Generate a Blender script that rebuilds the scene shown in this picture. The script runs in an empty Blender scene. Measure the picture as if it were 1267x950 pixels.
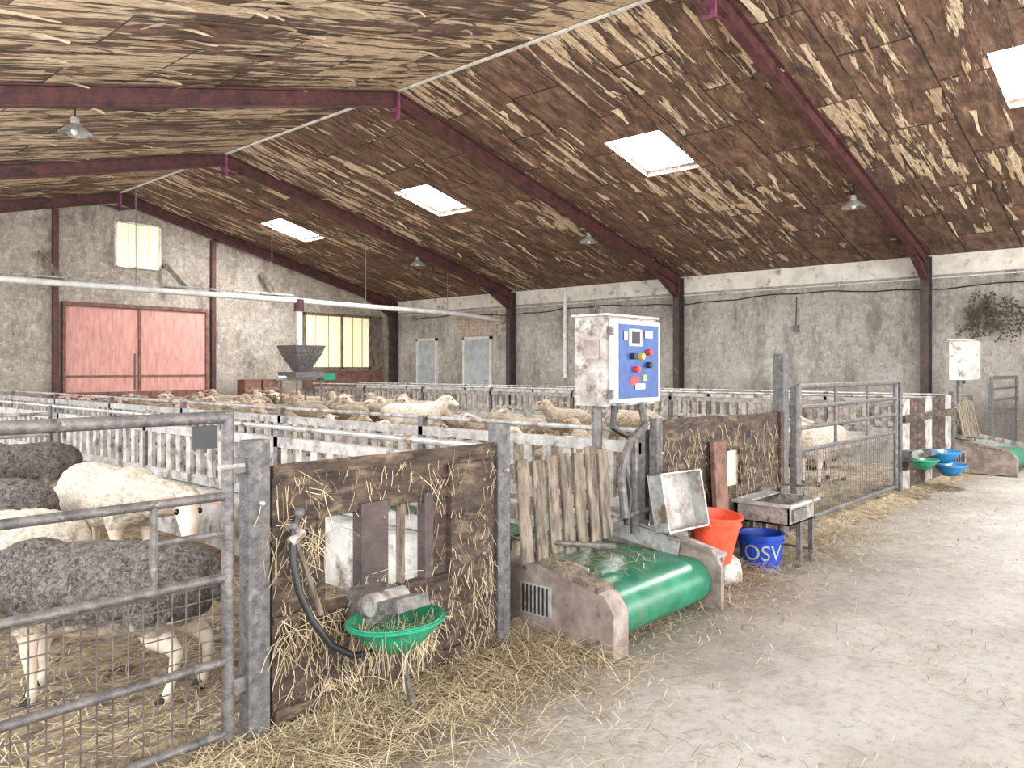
import bpy, math, random
from mathutils import Vector, Matrix, noise
random.seed(7)
R=random.random
def U(a,b): return a+(b-a)*R()
sc=bpy.context.scene
def lin(c):
    o=[]
    for x in c:
        x/=255.0
        o.append(x/12.92 if x<=0.04045 else ((x+0.055)/1.055)**2.4)
    return (o[0],o[1],o[2],1)
# ---------------------------------------------------------------- materials
def base(name):
    m=bpy.data.materials.new(name); m.use_nodes=True
    nt=m.node_tree; b=nt.nodes['Principled BSDF']
    return m,nt,b
def ramp(nt,src,stops):
    r=nt.nodes.new('ShaderNodeValToRGB')
    e=r.color_ramp.elements
    e[0].position=stops[0][0]; e[0].color=stops[0][1]
    e[1].position=stops[-1][0]; e[1].color=stops[-1][1]
    for p,c in stops[1:-1]:
        n=e.new(p); n.color=c
    nt.links.new(src,r.inputs[0]); return r.outputs[0]
def noi(nt,vec,scale,detail=5,rough=.6,dist=0):
    n=nt.nodes.new('ShaderNodeTexNoise'); n.inputs['Scale'].default_value=scale
    n.inputs['Detail'].default_value=detail; n.inputs['Roughness'].default_value=rough
    n.inputs['Distortion'].default_value=dist
    nt.links.new(vec,n.inputs['Vector']); return n.outputs[0]
def mapping(nt,s=(1,1,1),loc=(0,0,0)):
    t=nt.nodes.new('ShaderNodeTexCoord'); m=nt.nodes.new('ShaderNodeMapping')
    m.inputs['Scale'].default_value=s; m.inputs['Location'].default_value=loc
    nt.links.new(t.outputs['Object'],m.inputs[0]); return m.outputs[0]
def mix(nt,f,a,b):
    m=nt.nodes.new('ShaderNodeMix'); m.data_type='RGBA'
    for s,v in ((m.inputs[0],f),(m.inputs[6],a),(m.inputs[7],b)):
        if hasattr(v,'is_output'): nt.links.new(v,s)
        else: s.default_value=v
    return m.outputs[2]
def mth(nt,op,a,b=0,c=None):
    m=nt.nodes.new('ShaderNodeMath'); m.operation=op
    for i,v in enumerate((a,b)+((c,) if c is not None else ())):
        if hasattr(v,'is_output'): nt.links.new(v,m.inputs[i])
        else: m.inputs[i].default_value=v
    return m.outputs[0]
def bump(nt,b,h,st,dist=.02):
    n=nt.nodes.new('ShaderNodeBump'); n.inputs['Strength'].default_value=st
    n.inputs['Distance'].default_value=dist
    nt.links.new(h,n.inputs['Height']); nt.links.new(n.outputs[0],b.inputs['Normal'])
def nm(name,c1,c2,scale=5,rough=.8,metal=0,bs=.3,st=(1,1,1),c3=None,t3=(.55,.65),s3=3,lo=.35,hi=.65):
    m,nt,b=base(name)
    v=mapping(nt,st); n=noi(nt,v,scale,6,.65)
    c=ramp(nt,n,[(lo,lin(c1)),(hi,lin(c2))])
    if c3:
        n3=noi(nt,mapping(nt,st,(5,3,1)),s3,6,.7)
        f=ramp(nt,n3,[(t3[0],(0,0,0,1)),(t3[1],(1,1,1,1))])
        c=mix(nt,f,c,lin(c3))
    nt.links.new(c,b.inputs['Base Color'])
    b.inputs['Roughness'].default_value=rough; b.inputs['Metallic'].default_value=metal
    if bs: bump(nt,b,noi(nt,v,scale*4,4,.6),bs)
    return m
def plain(name,c,rough=.5,metal=0,em=0):
    m,nt,b=base(name)
    n=noi(nt,mapping(nt),14,3)
    k=tuple(int(x*.8) for x in c)
    nt.links.new(ramp(nt,n,[(.3,lin(k)),(.6,lin(c))]),b.inputs['Base Color'])
    b.inputs['Roughness'].default_value=rough; b.inputs['Metallic'].default_value=metal
    if em:
        b.inputs['Emission Color'].default_value=lin(c); b.inputs['Emission Strength'].default_value=em
    return m
def ceiling_mat():
    m,nt,b=base('peeling_insulation_board')
    v=mapping(nt)
    br=nt.nodes.new('ShaderNodeTexBrick')
    br.offset=.5; br.inputs['Scale'].default_value=1
    br.inputs['Brick Width'].default_value=2.2; br.inputs['Row Height'].default_value=.99
    br.inputs['Mortar Size'].default_value=.018; br.inputs['Mortar Smooth'].default_value=.45
    br.inputs['Color1'].default_value=(0,0,0,1); br.inputs['Color2'].default_value=(1,1,1,1)
    br.inputs['Mortar'].default_value=(.5,.5,.5,1)
    wob=nt.nodes.new('ShaderNodeTexNoise'); wob.inputs['Scale'].default_value=1.6
    nt.links.new(v,wob.inputs['Vector'])
    va=nt.nodes.new('ShaderNodeVectorMath'); va.operation='MULTIPLY_ADD'
    nt.links.new(wob.outputs['Color'],va.inputs[0]); va.inputs[1].default_value=(.10,.09,0)
    nt.links.new(v,va.inputs[2]); nt.links.new(va.outputs[0],br.inputs['Vector'])
    sep=nt.nodes.new('ShaderNodeSeparateXYZ'); nt.links.new(v,sep.inputs[0])
    cm=nt.nodes.new('ShaderNodeVectorMath'); cm.operation='MULTIPLY_ADD'
    nt.links.new(br.outputs['Color'],cm.inputs[0]); cm.inputs[1].default_value=(1.5,3.5,2)
    nt.links.new(mapping(nt,(.55,6.0,1)),cm.inputs[2])
    st=noi(nt,cm.outputs[0],1.1,9,.68,.3)
    rnd=mth(nt,'MULTIPLY_ADD',br.outputs['Color'],.12,-.06)
    big=mth(nt,'MULTIPLY_ADD',noi(nt,mapping(nt,(1,1,1),(3,8,0)),.42,3),.46,-.23)
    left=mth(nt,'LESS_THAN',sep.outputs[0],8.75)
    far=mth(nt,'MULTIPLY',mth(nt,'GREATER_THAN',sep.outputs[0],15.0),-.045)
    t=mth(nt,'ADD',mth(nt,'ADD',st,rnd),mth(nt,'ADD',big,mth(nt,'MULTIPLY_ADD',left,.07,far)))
    n2=noi(nt,mapping(nt,(1,3.0,1)),2.2,9,.74)
    brown=ramp(nt,n2,[(.32,lin((58,42,35))),(.48,lin((112,84,67))),(.6,lin((148,117,95))),(.72,lin((186,154,128)))])
    brown=mix(nt,mth(nt,'MULTIPLY',br.outputs['Color'],.35),brown,lin((84,62,51)))
    grime=ramp(nt,noi(nt,mapping(nt,(1,2,1),(7,1,5)),.8,8,.72),[(.48,(0,0,0,1)),(.66,(.7,.7,.7,1))])
    brown=mix(nt,grime,brown,lin((64,49,42)))
    f=ramp(nt,t,[(.556,(0,0,0,1)),(.582,(1,1,1,1))])
    cream=ramp(nt,noi(nt,mapping(nt,(1,8,1)),6,7,.75),[(.36,lin((142,114,92))),(.48,lin((200,172,140))),(.62,lin((238,222,192)))])
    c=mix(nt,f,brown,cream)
    edge=ramp(nt,t,[(.51,(0,0,0,1)),(.55,(.65,.65,.65,1)),(.562,(0,0,0,1))])
    c=mix(nt,edge,c,lin((36,26,22)))
    mo=mth(nt,'MULTIPLY',br.outputs['Fac'],.85)
    c=mix(nt,mo,c,lin((32,24,21)))
    nt.links.new(c,b.inputs['Base Color']); b.inputs['Roughness'].default_value=.9
    bump(nt,b,mth(nt,'SUBTRACT',mth(nt,'ADD',f,n2),br.outputs['Fac']),.7,.035)
    return m
def wall_mat(name,c1,c2,c3,dark):
    m,nt,b=base(name)
    v=mapping(nt)
    c=ramp(nt,noi(nt,v,.8,8,.7),[(.3,lin(c1)),(.52,lin(c2)),(.7,lin(c3))])
    sp=ramp(nt,noi(nt,v,6,9,.88),[(.49,(0,0,0,1)),(.60,(1,1,1,1))])
    c=mix(nt,mth(nt,'MULTIPLY',sp,.55),c,lin(dark))
    hi=ramp(nt,noi(nt,mapping(nt,(1,1,1),(2,6,1)),9,7,.85),[(.50,(0,0,0,1)),(.62,(1,1,1,1))])
    c=mix(nt,mth(nt,'MULTIPLY',hi,.7),c,lin((244,240,232)))
    sp2=ramp(nt,noi(nt,mapping(nt,(1,1,.35),(9,2,4)),1.9,9,.8),[(.5,(0,0,0,1)),(.62,(1,1,1,1))])
    c=mix(nt,mth(nt,'MULTIPLY',sp2,.55),c,lin(dark))
    sep=nt.nodes.new('ShaderNodeSeparateXYZ'); nt.links.new(v,sep.inputs[0])
    z=mth(nt,'ADD',sep.outputs[2],mth(nt,'MULTIPLY_ADD',noi(nt,v,1.5,6,.7),1.6,-.8))
    low=ramp(nt,mth(nt,'MULTIPLY',z,.5),[(.25,(.6,.6,.6,1)),(.75,(0,0,0,1))])
    c=mix(nt,low,c,lin((120,106,90)))
    nt.links.new(c,b.inputs['Base Color']); b.inputs['Roughness'].default_value=.95
    bump(nt,b,noi(nt,v,16,7,.85),1.0,.07)
    return m
def floor_mat():
    m,nt,b=base('worn_concrete')
    v=mapping(nt)
    c=ramp(nt,noi(nt,v,.7,8,.65),[(.3,lin((158,154,147))),(.52,lin((186,183,177))),(.7,lin((210,207,202)))])
    sp=ramp(nt,noi(nt,v,14,9,.85),[(.50,(0,0,0,1)),(.62,(1,1,1,1))])
    c=mix(nt,mth(nt,'MULTIPLY',sp,.55),c,lin((120,114,106)))
    sp=ramp(nt,noi(nt,mapping(nt,(1,1,1),(4,4,4)),3,9,.8),[(.52,(0,0,0,1)),(.64,(1,1,1,1))])
    c=mix(nt,mth(nt,'MULTIPLY',sp,.4),c,lin((152,142,126)))
    sep=nt.nodes.new('ShaderNodeSeparateXYZ'); nt.links.new(v,sep.inputs[0])
    d=mth(nt,'ADD',sep.outputs[1],mth(nt,'MULTIPLY_ADD',noi(nt,v,2.2,8,.8),2.4,-1.2))
    mud=ramp(nt,mth(nt,'MULTIPLY_ADD',d,.5,-.6),[(.2,(0,0,0,1)),(.8,(.8,.8,.8,1))])
    c=mix(nt,mud,c,lin((116,104,90)))
    nt.links.new(c,b.inputs['Base Color']); b.inputs['Roughness'].default_value=.85
    bump(nt,b,noi(nt,v,30,7,.8),.5,.03)
    return m
def wool_mat(name,c1,c2,belly=None,zc=.45):
    m,nt,b=base(name)
    v=mapping(nt)
    n1=noi(nt,v,38,5,.75,1.2)
    c=ramp(nt,n1,[(.40,lin(c1)),(.62,lin(c2))])
    big=ramp(nt,noi(nt,v,4,5,.7),[(.4,(.0,.0,.0,1)),(.7,(1,1,1,1))])
    c=mix(nt,mth(nt,'MULTIPLY',big,.3),c,lin(c2))
    if belly:
        sep=nt.nodes.new('ShaderNodeSeparateXYZ'); nt.links.new(v,sep.inputs[0])
        z=mth(nt,'ADD',sep.outputs[2],mth(nt,'MULTIPLY_ADD',noi(nt,v,9,6,.7),.26,-.13))
        f=ramp(nt,z,[(zc-.05,(1,1,1,1)),(zc+.03,(0,0,0,1))])
        c=mix(nt,f,c,lin(belly))
    nt.links.new(c,b.inputs['Base Color']); b.inputs['Roughness'].default_value=.95
    bump(nt,b,n1,.9,.02)
    return m
M_ceil=ceiling_mat()
M_wall=wall_mat('roughcast_render',(176,170,160),(206,200,190),(228,223,214),(112,104,94))
M_gab=wall_mat('gable_render',(162,150,136),(198,186,170),(220,211,198),(102,90,76))
M_band=nm('lime_band',(206,201,190),(236,232,222),3,c3=(156,147,133))
M_floor=floor_mat()
M_bed=nm('straw_bedding_mat',(92,79,61),(166,150,122),11,.95,bs=.9,c3=(70,58,44),s3=3)
M_ground=nm('bounce_ground_mat',(150,145,130),(190,186,172),4)
M_straw=[nm('straw_a',(160,144,112),(200,184,148),6,bs=0),nm('straw_b',(108,93,70),(146,129,98),6,bs=0),nm('straw_c',(192,178,148),(222,210,180),6,bs=0)]
M_steel=nm('rust_red_steel',(62,34,35),(96,54,52),5,.6,c3=(46,32,31))
M_col=nm('dark_column_steel',(46,39,39),(80,64,62),6,.6,c3=(120,96,84),t3=(.6,.72))
M_plate=nm('purple_primer',(100,50,76),(140,76,106),5,.5)
M_galv=nm('galvanised_tube',(150,150,148),(196,196,194),12,.45,.35,.15,c3=(124,108,92),t3=(.52,.62),s3=6)
M_galvd=nm('dirty_steel_tube',(76,74,74),(122,118,116),18,.5,.3,.3,c3=(156,148,134),t3=(.58,.70),s3=16)
M_post=nm('mottled_post',(72,71,72),(112,110,109),22,.6,.2,.4,c3=(146,140,132),t3=(.56,.72),s3=14)
M_wood=nm('dirty_brown_board',(38,30,26),(84,68,57),5,.85,bs=.6,st=(1,1,3),c3=(128,110,91),t3=(.52,.72),s3=6)
M_woodp=nm('pallet_wood',(86,77,67),(146,134,118),6,.85,bs=.5,st=(3,3,.6),c3=(56,47,40),t3=(.50,.66),s3=7)
M_woodr=nm('reddish_plank',(96,66,55),(134,99,84),6,.8,c3=(76,58,50))
M_cream=nm('cream_board',(206,196,166),(230,222,200),5,.7)
M_rail=nm('feed_rail_grey',(132,128,124),(186,183,178),9,.65,bs=.3,c3=(92,82,72),t3=(.55,.66),s3=4)
M_slat=nm('feed_slat',(118,112,106),(192,186,180),8,.7,bs=.3,c3=(66,56,50),t3=(.55,.68),s3=3)
M_conc=nm('trough_concrete',(168,167,162),(210,210,206),4,.8,bs=.2,c3=(118,108,94),t3=(.50,.66),s3=5)
M_green=nm('green_belt',(22,100,76),(50,136,106),6,.35,bs=.05,c3=(96,124,96),t3=(.53,.78))
M_green2=plain('green_plastic',(30,140,104),.35)
M_blue=plain('blue_plastic',(26,68,172),.35)
M_cyan=plain('cyan_plastic',(34,122,176),.35)
M_orange=plain('orange_plastic',(244,92,62),.4)
M_black=plain('black_rubber',(34,34,36),.5)
M_white=plain('white_plastic',(222,222,220),.5)
M_cab=nm('cabinet_steel',(166,164,158),(204,202,196),6,.5,.2,.1,c3=(112,94,80),t3=(.54,.64),s3=9)
M_cabs=nm('cabinet_side_steel',(122,116,110),(172,166,160),8,.5,.3,.2,c3=(92,76,66),t3=(.5,.62),s3=10)
M_brownst=nm('conveyor_side_steel',(116,103,96),(162,149,141),7,.55,.3,.2,c3=(90,76,67),t3=(.55,.68))
M_bluep=plain('blue_panel',(40,80,146),.4)
M_red=plain('red_button',(206,46,40),.4)
M_yel=plain('yellow_label',(226,206,80),.5)
M_door=nm('faded_red_door',(184,132,122),(210,158,147),3,.8,bs=.1,st=(4,4,.6),c3=(168,120,110))
M_doorg=nm('grey_door',(150,156,160),(184,190,192),4,.7)
M_frame=nm('pale_frame',(196,190,178),(224,220,210),5,.7)
M_brick=nm('brick_patch',(166,146,132),(200,182,167),7,.9,c3=(136,118,106))
M_pvc=nm('pvc_pipe',(190,188,182),(226,224,220),6,.5,c3=(140,134,124),t3=(.58,.72))
M_sky=plain('skylight_sheet',(250,252,255),.5,0,14)
def winmat():
    m,nt,b=base('yellow_translucent_pane')
    w=nt.nodes.new('ShaderNodeTexWave'); w.inputs['Scale'].default_value=4.2; w.bands_direction='X'
    w.inputs['Distortion'].default_value=.4
    nt.links.new(mapping(nt),w.inputs['Vector'])
    c=ramp(nt,w.outputs[0],[(.0,lin((222,208,160))),(.6,lin((244,236,200)))])
    nt.links.new(c,b.inputs['Base Color']); nt.links.new(c,b.inputs['Emission Color'])
    b.inputs['Emission Strength'].default_value=.6; return m
M_win=winmat()
M_leaf=nm('dry_leaf',(46,44,34),(82,78,60),9,.8,bs=0)
M_skin=nm('sheep_skin',(212,194,174),(238,226,210),9,.8,bs=.3,c3=(204,164,148),t3=(.62,.75))
M_skinb=nm('sheep_skin_dusky',(150,132,112),(196,180,158),9,.8,bs=.3,c3=(120,100,84),t3=(.58,.7))
M_ear=nm('sheep_ear_pink',(196,140,124),(222,172,154),12,.7,bs=.1)
M_hoof=plain('hoof',(60,50,44),.5)
M_eye=plain('eye_dark',(20,16,14),.15)
M_nose=plain('nose_pink',(190,126,114),.5)
M_wg=wool_mat('grey_wool',(42,39,38),(136,129,121),(216,200,178),.40)
M_ww=wool_mat('cream_wool',(172,158,138),(234,225,210))
M_wb=wool_mat('beige_wool',(92,81,70),(186,170,147))
# ---------------------------------------------------------------- mesh builder
class MB:
    def __init__(s): s.v=[];s.f=[];s.m=[];s.mats=[]
    def mi(s,mat):
        if mat not in s.mats: s.mats.append(mat)
        return s.mats.index(mat)
    def add(s,vs,fs,mat,M=None):
        o=len(s.v)
        s.v+=[tuple(M@Vector(v)) if M else tuple(v) for v in vs]
        s.f+=[tuple(i+o for i in f) for f in fs]; s.m+=[s.mi(mat)]*len(fs)
    def box(s,x0,x1,y0,y1,z0,z1,mat,M=None):
        s.add([(x0,y0,z0),(x1,y0,z0),(x1,y1,z0),(x0,y1,z0),(x0,y0,z1),(x1,y0,z1),(x1,y1,z1),(x0,y1,z1)],
              [(0,3,2,1),(4,5,6,7),(0,1,5,4),(1,2,6,5),(2,3,7,6),(3,0,4,7)],mat,M)
    def beam(s,p,q,w,h,mat,up=(0,0,1)):
        p=Vector(p);q=Vector(q);t=(q-p); L=t.length; t.normalize()
        u=Vector(up); u=(u-t*u.dot(t)).normalized(); r=t.cross(u)
        M=Matrix((( t.x,r.x,u.x,p.x),(t.y,r.y,u.y,p.y),(t.z,r.z,u.z,p.z),(0,0,0,1)))
        s.box(0,L,-w/2,w/2,-h/2,h/2,mat,M)
    def tube(s,pts,r,mat,n=8,r2=None,up=None):
        pts=[Vector(p) for p in pts]; k=len(pts)
        if not hasattr(r,'__len__'): r=[r]*k
        if r2 is None: r2=r
        vs=[];fs=[]; prev=None
        for i,p in enumerate(pts):
            t=(pts[min(i+1,k-1)]-pts[max(i-1,0)]).normalized()
            if up is not None: a=Vector(up)
            elif prev is None: a=Vector((0,0,1)) if abs(t.z)<.9 else Vector((1,0,0))
            else: a=prev
            a=(a-t*a.dot(t)).normalized(); prev=a; b=t.cross(a)
            for j in range(n):
                an=2*math.pi*j/n
                vs.append(p+b*math.cos(an)*r[i]+a*math.sin(an)*r2[i])
        for i in range(k-1):
            for j in range(n):
                j2=(j+1)%n; fs.append((i*n+j,i*n+j2,(i+1)*n+j2,(i+1)*n+j))
        fs.append(tuple(range(n))[::-1]); fs.append(tuple((k-1)*n+j for j in range(n)))
        s.add(vs,fs,mat)
    def lathe(s,prof,mat,n=24,M=None):
        vs=[];fs=[];k=len(prof)
        for r,z in prof:
            for j in range(n):
                a=2*math.pi*j/n; vs.append((r*math.cos(a),r*math.sin(a),z))
        for i in range(k-1):
            for j in range(n):
                j2=(j+1)%n; fs.append((i*n+j,i*n+j2,(i+1)*n+j2,(i+1)*n+j))
        s.add(vs,fs,mat,M)
    def ball(s,M,mat,n=12,k=8):
        vs=[];fs=[]
        for i in range(k+1):
            th=math.pi*i/k
            for j in range(n):
                a=2*math.pi*j/n
                vs.append((math.sin(th)*math.cos(a),math.sin(th)*math.sin(a),math.cos(th)))
        for i in range(k):
            for j in range(n):
                j2=(j+1)%n; fs.append((i*n+j,(i+1)*n+j,(i+1)*n+j2,i*n+j2))
        s.add(vs,fs,mat,M)
    def mesh(s,name,smooth=True):
        me=bpy.data.meshes.new(name); me.from_pydata(s.v,[],s.f)
        for m in s.mats: me.materials.append(m)
        me.polygons.foreach_set('material_index',s.m)
        if smooth:
            me.polygons.foreach_set('use_smooth',[True]*len(s.f))
            try: me.set_sharp_from_angle(angle=.7)
            except Exception: pass
        me.update(); return me
    def obj(s,name,smooth=True,bevel=0,parent=None):
        o=bpy.data.objects.new(name,s.mesh(name,smooth)); sc.collection.objects.link(o)
        if bevel:
            b=o.modifiers.new('b','BEVEL'); b.width=bevel; b.segments=2; b.limit_method='ANGLE'
        if parent: o.parent=parent
        return o
def T(x,y,z): return Matrix.Translation((x,y,z))
def RX(a): return Matrix.Rotation(a,4,'X')
def RY(a): return Matrix.Rotation(a,4,'Y')
def RZ(a): return Matrix.Rotation(a,4,'Z')
# ---------------------------------------------------------------- shell
XL,XR,XM=-1.0,18.5,8.75; ZE,ZR=4.0,6.4; Y0,Y1=-7.0,22.5
SL=(ZR-ZE)/(XR-XM)
def zr(x): return ZR-SL*abs(x-XM)
FY=[-1.3,4.65,10.6,16.55,22.3]
b=MB(); b.box(XL,XR,Y0,Y1,-.1,0,M_floor); b.obj('floor')
b=MB(); b.box(-60,80,-70,90,-.3,-.12,M_ground); b.obj('bounce_ground')  # unseen ground outside, added to bounce light
b=MB(); b.box(XR,XR+.25,Y0,Y1,0,ZE+.05,M_wall); b.box(XR-.03,XR,Y0,Y1,ZE-.42,ZE,M_band); b.obj('wall_right')
b=MB(); b.box(XL-.2,XL,Y0,Y1,0,1.2,M_wall)
for y in FY: b.box(XL-.2,XL,y-.2,y+.2,1.2,ZE-.3,M_wall)
b.box(XL-.2,XL,Y0,Y1,ZE-.35,ZE,M_wall); b.obj('wall_left')  # unseen wall, shaped open above the low part to let light in
b=MB()
vs=[(XL,Y1,0),(XR,Y1,0),(XR,Y1,ZE),(XM,Y1,ZR),(XL,Y1,ZE)]; vs+=[(x,y+.25,z) for x,y,z in vs]
b.add(vs,[(0,1,2,3,4),(9,8,7,6,5),(0,5,6,1),(1,6,7,2),(2,7,8,3),(3,8,9,4),(4,9,5,0)],M_gab); b.obj('wall_gable',False)
SKY=[(1.15,2.25),(7.15,8.3),(13.1,14.25),(19.05,20.1)]; SX0,SX1=11.7,13.15
b=MB()
def q(x0,x1,y0,y1):
    b.add([(x0,y0,zr(x0)),(x1,y0,zr(x1)),(x1,y1,zr(x1)),(x0,y1,zr(x0)),(x0,y0,zr(x0)+.12),(x1,y0,zr(x1)+.12),(x1,y1,zr(x1)+.12),(x0,y1,zr(x0)+.12)],
          [(0,1,2,3),(4,7,6,5),(0,4,5,1),(1,5,6,2),(2,6,7,3),(3,7,4,0)],M_ceil)
q(XL-.2,XM,Y0,Y1); q(XM,SX0,Y0,Y1); q(SX1,XR+.2,Y0,Y1)
yy=Y0
for a,c in SKY: q(SX0,SX1,yy,a); yy=c
q(SX0,SX1,yy,Y1)
ce=b.obj('ceiling',False)
def flakemat(name,a,c): return nm(name,a,c,7,.9,bs=.3,st=(1,5,1))
FM=[flakemat('flake_cream',(196,172,140),(236,220,190)),flakemat('flake_tan',(150,122,98),(196,168,136)),flakemat('flake_brown',(84,62,51),(128,97,78))]
b=MB()
for k in range(1500):
    x=U(0,18.2); y=U(0,22)
    if SX0-.8<x<SX1+.1 and any(a-.2<y<c+.2 for a,c in SKY): continue
    L=U(.15,.8); w=U(.02,.09); dr=U(.02,.07); n=4; vs=[]; sgn=1 if R()<.6 else -1; yc=0
    if x+L>18.2 or (x<XM<x+L): continue
    for i in range(n+1):
        f=i/n; xx=x+L*(f if sgn>0 else 1-f); yc+=U(-.02,.02); ww=w*(1-.75*f)*U(.6,1.2)
        z=zr(xx)-.006-dr*f*f
        vs+=[(xx,y+yc-ww,z-U(0,.008)),(xx,y+yc+ww,z-U(0,.02)*f)]
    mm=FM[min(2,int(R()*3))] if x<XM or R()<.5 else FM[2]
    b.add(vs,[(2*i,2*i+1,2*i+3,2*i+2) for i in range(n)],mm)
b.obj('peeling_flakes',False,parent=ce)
for i,(a,c) in enumerate(SKY):
    b=MB(); n=22; vs=[];fs=[]
    for k in range(n+1):
        y=a-.05+(c-a+.1)*k/n
        for x in (SX0-.05,SX1+.05): vs.append((x,y,zr(x)+.15+.02*math.cos(k*math.pi)))
    for k in range(n): fs.append((2*k,2*k+1,2*k+3,2*k+2))
    b.add(vs,fs,M_sky); b.obj('window_skylight_%d'%(i+1),False)
b=MB()
b.beam((XM,Y0,ZR-.03),(XM,Y1,ZR-.03),.05,.03,M_band); b.obj('trim_ridge',False)
for y in FY:
    b=MB()
    for sgn in (-1,1):
        xe=XM+sgn*(XR-XM-.2)
        t=.02; D=.28
        xa=XM; xb=xe
        vs=[]
        for yy2 in (y-.008,y+.008):
            vs+=[(xa,yy2,zr(xa)-t),(xb,yy2,zr(xb)-t),(xb,yy2,zr(xb)-D),(xa,yy2,zr(xa)-D)]
        b.add(vs,[(0,1,2,3),(7,6,5,4),(0,4,5,1),(2,6,7,3)],M_steel)
        b.beam((xa,y,zr(xa)-.03),(xb,y,zr(xb)-.03),.14,.022,M_steel)
        b.beam((xa,y,zr(xa)-D),(xb,y,zr(xb)-D),.14,.022,M_steel)
        hx=xe-sgn*1.3
        vs=[]
        for yy2 in (y-.009,y+.009): vs+=[(hx,yy2,zr(hx)-D),(xe,yy2,zr(xe)-D),(xe,yy2,zr(xe)-D-.35)]
        b.add(vs,[(0,1,2),(5,4,3),(0,2,5,3)],M_steel)
        b.beam((hx,y,zr(hx)-D-.01),(xe,y,zr(xe)-D-.37),.14,.02,M_steel)
        b.box(xe-.12,xe+.12,y-.01,y+.01,0,ZE-.02,M_col)
        for dx in (-.125,.125): b.box(xe+dx-.012,xe+dx+.012,y-.085,y+.085,0,ZE-.03,M_col)
    b.box(XM-.02,XM+.02,y-.1,y+.1,ZR-.52,ZR-.02,M_plate)
    vs=[]
    for yy2 in (y-.012,y+.012): vs+=[(XM-.5,yy2,zr(XM-.5)-.28),(XM+.5,yy2,zr(XM+.5)-.28),(XM,yy2,ZR-.5)]
    b.add(vs,[(0,1,2),(5,4,3),(0,2,5,3),(1,4,5,2)],M_steel)
    b.obj('steel_portal_frame',False)
for x in (7.2,11.5):
    b=MB(); b.box(x-.07,x+.07,Y1-.12,Y1,0,zr(x)-.3,M_steel); b.obj('gable_column',False,.01)
b=MB()
b.box(7.36,11.3,Y1-.14,Y1,3.24,3.34,M_woodr)
for x in (7.36,11.24): b.box(x,x+.07,Y1-.14,Y1,0,3.24,M_woodr)
for x0,x1 in ((7.43,9.31),(9.35,11.24)):
    b.box(x0,x1,Y1-.08,Y1,.02,3.22,M_door)
    b.box(x0,x1,Y1-.1,Y1-.08,1.35,1.40,M_woodr)
b.box(9.29,9.36,Y1-.12,Y1-.08,.02,3.22,M_woodr); b.tube([(9.2,Y1-.1,1),(9.2,Y1-.1,2)],.02,M_post)
b.box(7.4,11.2,Y1-.16,Y1-.14,0.75,.95,M_woodr)
b.obj('door_1',False)
b=MB(); b.box(8.73,9.88,Y1-.05,Y1,4.4,5.6,M_win)
for z in (4.37,5.58): b.box(8.7,9.92,Y1-.09,Y1,z,z+.05,M_band)
for x in (8.68,9.88): b.box(x,x+.05,Y1-.09,Y1,4.37,5.63,M_band)
for k in range(1,4): b.box(8.73+k*.287,8.745+k*.287,Y1-.06,Y1-.05,4.4,5.6,M_cream)
b.obj('window_1',False)
b=MB(); b.box(14.7,17.8,Y1-.05,Y1,1.62,3.35,M_win)
for x in (14.62,16.1,17.3,17.78): b.box(x,x+.07,Y1-.1,Y1,1.5,3.42,M_woodp)
for x in (15.1,15.6,16.6,17.0): b.box(x,x+.02,Y1-.06,Y1-.05,1.62,3.36,M_woodp)
for z in (1.55,3.36): b.box(14.62,17.87,Y1-.1,Y1,z,z+.08,M_woodp)
b.box(17.37,17.78,Y1-.06,Y1-.03,1.62,3.35,M_woodp); b.box(14.62,17.87,Y1-.09,Y1,.9,1.5,M_woodr)
b.obj('window_2',False)
for i,(ya,yb,h) in enumerate(((20.2,21.1,2.54),(17.6,18.75,2.54))):
    b=MB(); b.box(XR-.05,XR,ya,yb,0,h,M_doorg)
    for y in (ya-.08,yb): b.box(XR-.09,XR,y,y+.08,0,h+.08,M_frame)
    b.box(XR-.09,XR,ya-.08,yb+.08,h,h+.08,M_frame)
    b.tube([(XR-.07,ya+.12,1.2),(XR-.12,ya+.12,1.2),(XR-.12,ya+.25,1.2)],.012,M_galv)
    b.obj('door_%d'%(i+2),False)
b=MB()
for r in range(7):
    for k in range(5):
        yy2=16.9+k*.42+(r%2)*.2; b.box(XR-.035,XR,yy2,yy2+.4,2.66+r*.11,2.76+r*.11,M_brick)
b.obj('brick_infill',False)
b=MB(); b.tube([(XR-.06,Y0+.5,3.53),(XR-.06,12,3.50),(XR-.06,22,3.48)],.022,M_pvc)
for y in (3,6.5,9.5,13,15.3,19): b.box(XR-.08,XR,y-.02,y+.02,3.45,3.56,M_galv)
pts=[]
for k in range(60):
    y=Y0+.5+k*.47; pts.append((XR-.05,y,3.33+.05*math.sin(y*1.05)+.02*math.sin(y*4)))
b.tube(pts,.014,M_black,6)
for y in (7.5,13.4): b.tube([(XR-.05,y,3.3),(XR-.05,y+.02,2.6)],.012,M_black,6); b.box(XR-.1,XR,y-.05,y+.07,2.45,2.62,M_galvd)
b.obj('wall_conduit')
b=MB(); b.tube([(XR-.07,14.5,3.9),(XR-.07,14.5,1.3)],.06,M_pvc,12)
for z in (1.6,2.6,3.6): b.tube([(XR-.07,14.5,z),(XR-.07,14.5,z+.05)],.072,M_pvc,12)
b.obj('wall_downpipe')
b=MB(); b.tube([(-.9,17,3.28),(10.9,17,3.26),(16.6,17,3.22),(18.45,17,3.1)],.065,M_pvc,12)
b.tube([(-.9,17,3.40),(10.8,17,3.38)],.02,M_galv)
for x in (1,4,7,10.2,13,16): b.tube([(x,17,3.3),(x,17,zr(x)-.02)],.01,M_galvd,5)
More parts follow.
